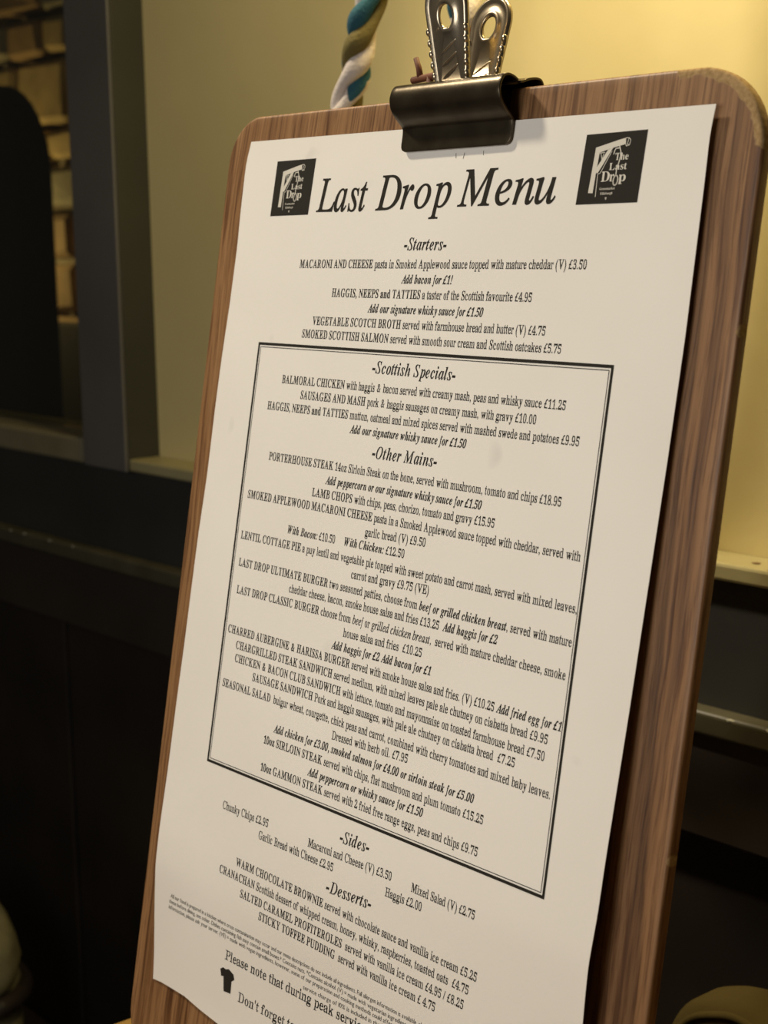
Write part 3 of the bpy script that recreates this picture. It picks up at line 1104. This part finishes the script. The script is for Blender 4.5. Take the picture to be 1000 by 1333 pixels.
def handle(name, v0, h0, v1, h1, wb_, wt, hole_c, stripes):
    """plate from (v0,h0) up to (v1,h1); widths bottom/top; hole centre distance from top"""
    d = Vector((0, -(v1 - v0), h1 - h0))
    ln = d.length
    d.normalize()
    nrm = Vector((1, 0, 0)).cross(d)
    org = Vector((112.2, -v0, h0))

    def Q(a, b, c=0):
        p = org + Vector((1, 0, 0)) * a + d * b + nrm * c
        return p / 1000
    top_r = wt / 2
    outl = []
    sec = 24
    for k in range(13):
        t = k / 12
        b = t * (ln - top_r)
        outl.append((wb_ / 2 + (wt / 2 - wb_ / 2) * (t ** 0.9), b))
    for k in range(1, sec):
        a = math.pi * k / sec
        outl.append((top_r * math.cos(a), ln - top_r + top_r * math.sin(a)))
    for k in range(13):
        t = 1 - k / 12
        b = t * (ln - top_r)
        outl.append((-(wb_ / 2 + (wt / 2 - wb_ / 2) * (t ** 0.9)), b))
    hy = ln - hole_c
    n = len(outl)
    # rings from outline to hole: rim curl, groove, flat, eyelet, hole
    def hole_pt(i, rx, ry):
        a = math.atan2(outl[i][1] - hy, outl[i][0])
        return (rx * math.cos(a), hy + ry * math.sin(a))
    rings_ = []

    def shrink(i, w):
        x_, y_ = outl[i]
        cx_, cy_ = 0, min(max(y_, 0), hy)
        dx_, dy_ = cx_ - x_, cy_ - y_
        l_ = math.hypot(dx_, dy_) or 1
        return (x_ + dx_ / l_ * w, y_ + dy_ / l_ * w)
    rings_.append([(*outl[i], -0.9) for i in range(n)])
    rings_.append([(outl[i][0] * 1.01, outl[i][1], -0.2) for i in range(n)])
    rings_.append([(*shrink(i, 0.35), 0.35) for i in range(n)])
    rings_.append([(*shrink(i, 0.9), 0.45) for i in range(n)])
    rings_.append([(*shrink(i, 1.6), 0.05) for i in range(n)])
    rings_.append([(*shrink(i, 2.2), 0.0) for i in range(n)])
    for (rx, ry, c) in ((4.9, 5.5, 0.0), (4.4, 5.0, 0.35), (3.7, 4.3, 0.55), (3.2, 3.8, 0.35), (3.0, 3.55, -0.2)):
        rings_.append([(*hole_pt(i, rx, ry), c) for i in range(n)])
    V, F = [], []
    for rg in rings_:
        V += [Q(*p) for p in rg]
    for r in range(len(rings_) - 1):
        for i in range(n):
            j = (i + 1) % n
            F.append((r * n + i, r * n + j, (r + 1) * n + j, (r + 1) * n + i))
    o = mesh(name, V, F, M_nickel, clip, True)
    bmq = bmesh.new()
    bmq.from_mesh(o.data)
    bmesh.ops.recalc_face_normals(bmq, faces=bmq.faces)
    bmq.to_mesh(o.data)
    bmq.free()
    s_ = o.modifiers.new('thick', 'SOLIDIFY')
    s_.thickness = 0.00045
    s_.offset = 0
    # knurled bumps down both side edges
    for sx in (-1, 1):
        for k in range(5):
            b = 4.5 + k * 3.3
            w = wb_ / 2 + (wt / 2 - wb_ / 2) * (b / (ln - top_r)) ** 0.9
            bm_ = bmesh.new()
            bmesh.ops.create_icosphere(bm_, subdivisions=2, radius=1)
            for v in bm_.verts:
                v.co = Q(sx * (w - 0.3) + v.co.x * 1.0, b + v.co.y * 1.35, 0.15 + v.co.z * 1.0)
            me_ = bpy.data.meshes.new('knurl')
            bm_.to_mesh(me_)
            bm_.free()
            link_mesh('knurl', me_, M_nickel, o, True)
    # embossed slanting ridges
    for k in range(stripes):
        b = 3.0 + k * 3.6
        pts = [Q(-4.6 + 9.0 * t, b + 5.0 * t, 0.02) for t in [q / 6 for q in range(7)]]
        tube('embossed_ridge', pts, [0.00005, 0.0003, 0.0004, 0.0004, 0.0004, 0.0003, 0.00005], M_nickel, o, 8)
    return o


handle('front_handle', -9.5, 4.6, -41.5, 13.8, 14.0, 18.2, 11.6, 3)
handle('back_handle', -9.5, -5.6, -40.9, -8.2, 14.0, 17.0, 9.6, 2)

# ------------------------------------------------------------------ wire stand propping the board
M_rust = mottled('rusty_wire', (0.075, 0.022, 0.009), (0.13, 0.042, 0.017), 300, 0.7)
ws = empty('wire_stand', 'rusty red-brown wire stand rising just behind the board beside the clip', 'stand', loc=(0, 0, 0))
zt = ZO + 0.0178
tube('top_bar', [(0.0715, 0.0165, zt - 0.0008), (0.085, 0.0165, zt), (0.10, 0.0165, zt), (0.112, 0.0165, zt - 0.0008)], 0.0012, M_rust, ws, 10)
for sx in (0.0752,):
    tube('prong', [(sx, 0.0165, zt), (sx - 0.0006, 0.0165, zt + 0.003), (sx - 0.0020, 0.0165, zt + 0.0062)], [0.0011, 0.0010, 0.0009], M_rust, ws, 10)
for sx in (0.0800, 0.1080):
    tube('leg', [(sx, 0.0165, zt), (sx, 0.0175, zt - 0.05), (sx, 0.0200, TZ + 0.06), (sx, 0.0290, TZ + 0.0012)], 0.0012, M_rust, ws, 10)
tube('foot_bar', [(0.078, 0.029, TZ + 0.0012), (0.110, 0.029, TZ + 0.0012)], 0.0012, M_rust, ws, 10)

# ------------------------------------------------------------------ rag rope
def rag_mat(name, seed, stops):
    mt = mat(name, (0.5, 0.5, 0.5), 0.9)
    b = mt.node_tree.nodes['Principled BSDF']
    tc = nd(mt, 'ShaderNodeTexCoord')
    mp = nd(mt, 'ShaderNodeMapping')
    mp.inputs['Location'].default_value = (seed, seed * 2, 0)
    mp.inputs['Scale'].default_value = (1, 1, 0.6)
    lk(mt, tc.outputs['Object'], mp.inputs[0])
    vo = nd(mt, 'ShaderNodeTexVoronoi', Scale=80.0)
    lk(mt, mp.outputs[0], vo.inputs['Vector'])
    sp = nd(mt, 'ShaderNodeSeparateColor')
    lk(mt, vo.outputs['Color'], sp.inputs[0])
    r = ramp(mt, sp.outputs[0], stops, 'CONSTANT')
    lk(mt, r.outputs[0], b.inputs['Base Color'])
    nn = nd(mt, 'ShaderNodeTexNoise', Scale=700.0, Detail=3)
    lk(mt, tc.outputs['Object'], nn.inputs['Vector'])
    bp = nd(mt, 'ShaderNodeBump', Strength=0.6, Distance=0.001)
    lk(mt, nn.outputs['Fac'], bp.inputs['Height'])
    lk(mt, bp.outputs[0], b.inputs['Normal'])
    return mt


TEAL, BLUE, WHITE, ORANGE, OLIVE, DK = (0.015, 0.085, 0.12), (0.13, 0.26, 0.34), (0.62, 0.55, 0.50), (0.42, 0.11, 0.02), (0.14, 0.11, 0.03), (0.035, 0.045, 0.035)
rag = [rag_mat('rag_teal', 0.0, [(0, TEAL), (0.3, BLUE), (0.5, TEAL), (0.72, WHITE), (0.85, DK)]),
       rag_mat('rag_white', 1.7, [(0, WHITE), (0.35, BLUE), (0.5, ORANGE), (0.65, WHITE), (0.88, TEAL)]),
       rag_mat('rag_orange', 3.1, [(0, ORANGE), (0.3, OLIVE), (0.5, TEAL), (0.7, WHITE), (0.82, OLIVE)])]
rope = empty('rag_rope', 'loop of twisted teal, white and orange rag rope hanging behind the clipboard', 'rope', loc=(0, 0, 0))
path = catmull([(-0.038, 0.150, 0.25), (-0.050, 0.135, 0.16), (-0.066, 0.124, 0.095), (-0.075, 0.120, 0.066), (-0.085, 0.120, 0.045), (-0.095, 0.120, 0.022), (-0.105, 0.120, -0.01),
                (-0.104, 0.118, -0.06), (-0.070, 0.116, -0.10), (-0.030, 0.118, -0.07), (-0.018, 0.120, -0.01), (-0.0155, 0.120, 0.05), (-0.013, 0.122, 0.09), (-0.024, 0.135, 0.16), (-0.032, 0.150, 0.25)], 14)
path = [p + Vector((0, 0, ZO)) for p in path]
acc = 0
frames = []
for i, p in enumerate(path):
    t = (path[min(i + 1, len(path) - 1)] - path[max(i - 1, 0)]).normalized()
    a = t.cross(Vector((0, 1, 0))).normalized()
    b = t.cross(a)
    if i:
        acc += (p - path[i - 1]).length
    frames.append((p, a, b, acc))
for k in range(3):
    pts, rad = [], []
    for (p, a, b, s) in frames:
        ph = s / 0.046 * 2 * math.pi + k * 2 * math.pi / 3
        pts.append(p + (a * math.cos(ph) + b * math.sin(ph)) * 0.0034)
        rad.append(0.0038 + 0.0010 * math.sin(s * 260 + k * 2))
    tube('strand', pts, rad, rag[k], rope, 12)
nail = tube('wall_nail', [(-0.035, 0.2297, ZO + 0.252), (-0.035, 0.142, ZO + 0.256)], 0.0022, M_rust, None, 10)
tag(nail, 'plain wall nail above the frame carrying the rag rope', 'nail')

# ------------------------------------------------------------------ chair beyond the table, bottom right
M_seat = mottled('mustard_brown_leather', (0.050, 0.036, 0.011), (0.072, 0.053, 0.017), 30, 0.95, 0.3, 400, spec=0.08)
M_cframe = mottled('dark_chair_wood', (0.03, 0.018, 0.010), (0.05, 0.03, 0.016), 20, 0.4)
chr_ = empty('upholstered_chair', 'mustard brown leather chair with a piped round-topped back, bottom right', 'chair', loc=(0.262, 0.14, 0))


def chair_outline(ins):
    """front outline of the padded back, x across and z up (metres, relative)"""
    top = [(-0.188, -0.30), (-0.187, -0.12), (-0.184, -0.060), (-0.175, -0.030), (-0.165, -0.015), (-0.152, -0.0080), (-0.139, -0.0052), (-0.125, -0.0105), (-0.10, -0.022), (-0.05, -0.036), (0, -0.040)]
    right = [(-a, b) for a, b in top[::-1]][1:]
    pts = [(p.x, p.y) for p in catmull([(a, b, 0) for a, b in top + right], 4)]
    res_ = []
    for a, b in pts:
        cx_, cz_ = 0, -0.17
        dx_, dz_ = a - cx_, b - cz_
        l_ = math.hypot(dx_, dz_)
        res_.append((a - dx_ / l_ * ins, b - dz_ / l_ * ins))
    return res_


CT = ZO - 0.3200
layers = [(0.008, -0.014), (0.003, -0.012), (0.0, -0.006), (0.0, 0.006), (0.003, 0.012), (0.008, 0.014)]
V, F = [], []
ol = None
for ins, y in layers:
    ol = chair_outline(ins)
    V += [(a, y, CT + b) for a, b in ol]
n = len(ol)
for r in range(len(layers) - 1):
    for i in range(n):
        j = (i + 1) % n
        F.append((r * n + i, r * n + j, (r + 1) * n + j, (r + 1) * n + i))
F.append(tuple(range(n)))
F.append(tuple((len(layers) - 1) * n + i for i in range(n))[::-1])
cbk = mesh('backrest', V, F, M_seat, chr_, True)
es = cbk.modifiers.new('e', 'EDGE_SPLIT')
es.split_angle = math.radians(60)
tube('piping', [Vector((a, -0.0130, CT + b)) for a, b in chair_outline(0.0065)], 0.0018, M_seat, chr_, 8)
box('seat', -0.20, 0.20, -0.035, 0.38, 0.42, 0.47, M_seat, chr_, 0.015, 3)
for lx in (-0.16, 0.16):
    box('back_post', lx - 0.012, lx + 0.012, 0.0, 0.024, 0.4701, CT - 0.28, M_cframe, chr_, 0.003)
    for ly in (0.0, 0.34):
        box('leg', lx - 0.015, lx + 0.015, ly - 0.015, ly + 0.015, 0.0, 0.4199, M_cframe, chr_, 0.003)

# ------------------------------------------------------------------ bench with a cream bag, bottom left
bench = empty('wall_bench', 'near-black wooden bench along the panelling under the window', 'bench', loc=(0, 0, 0))
box('bench_seat', -1.20, -0.26, -0.02, 0.222, ZO - 0.670, ZO - 0.640, M_panel, bench, 0.004)
for lx in (-1.15, -0.31):
    box('bench_end', lx - 0.02, lx + 0.02, 0.0, 0.20, 0.0, ZO - 0.6702, M_panel, bench, 0.004)

M_can = mottled('cream_canvas', (0.22, 0.20, 0.11), (0.33, 0.30, 0.17), 60, 0.9, 0.5, 500)
M_strap = mottled('dark_brown_strap', (0.020, 0.014, 0.010), (0.035, 0.024, 0.018), 60, 0.6)
bag = empty('canvas_bag', 'soft cream canvas bag with a dark strap slung over it, bottom left', 'bag', loc=(-0.590, 0.110, ZO - 0.640))


def blob(name, c, r, mt, parent, e=1.0, seed=0, amp=0.0, sub=4):
    bm_ = bmesh.new()
    bmesh.ops.create_icosphere(bm_, subdivisions=sub, radius=1)
    for v in bm_.verts:
        p = v.co.normalized()
        q = Vector([math.copysign(abs(k) ** e, k) for k in p])
        w = 1 + amp * (math.sin(p.x * 9 + p.z * 14 + seed) * 0.5 + math.sin(p.z * 23 + p.x * 5 + seed * 2) * 0.5)
        v.co = Vector((c[0] + q.x * r[0] * w, c[1] + q.y * r[1] * w, max(c[2] + q.z * r[2] * w, 0.0002)))
    me_ = bpy.data.meshes.new(name)
    bm_.to_mesh(me_)
    bm_.free()
    return link_mesh(name, me_, mt, parent, True)


blob('bag_body', (0.0, 0.0, 0.079), (0.103, 0.05, 0.079), M_can, bag, 0.85, 1.0, 0.03)
blob('bag_flap', (0.005, -0.004, 0.118), (0.104, 0.052, 0.048), M_can, bag, 0.9, 2.0, 0.025)
pts = []
for k in range(41):
    a = math.radians(360 * k / 40)
    pts.append(Vector((0.109 * math.cos(a), -0.002 + 0.058 * math.sin(a), 0.080 + 0.016 * math.cos(a))))
tube('strap', pts, 0.0065, M_strap, bag, 10)
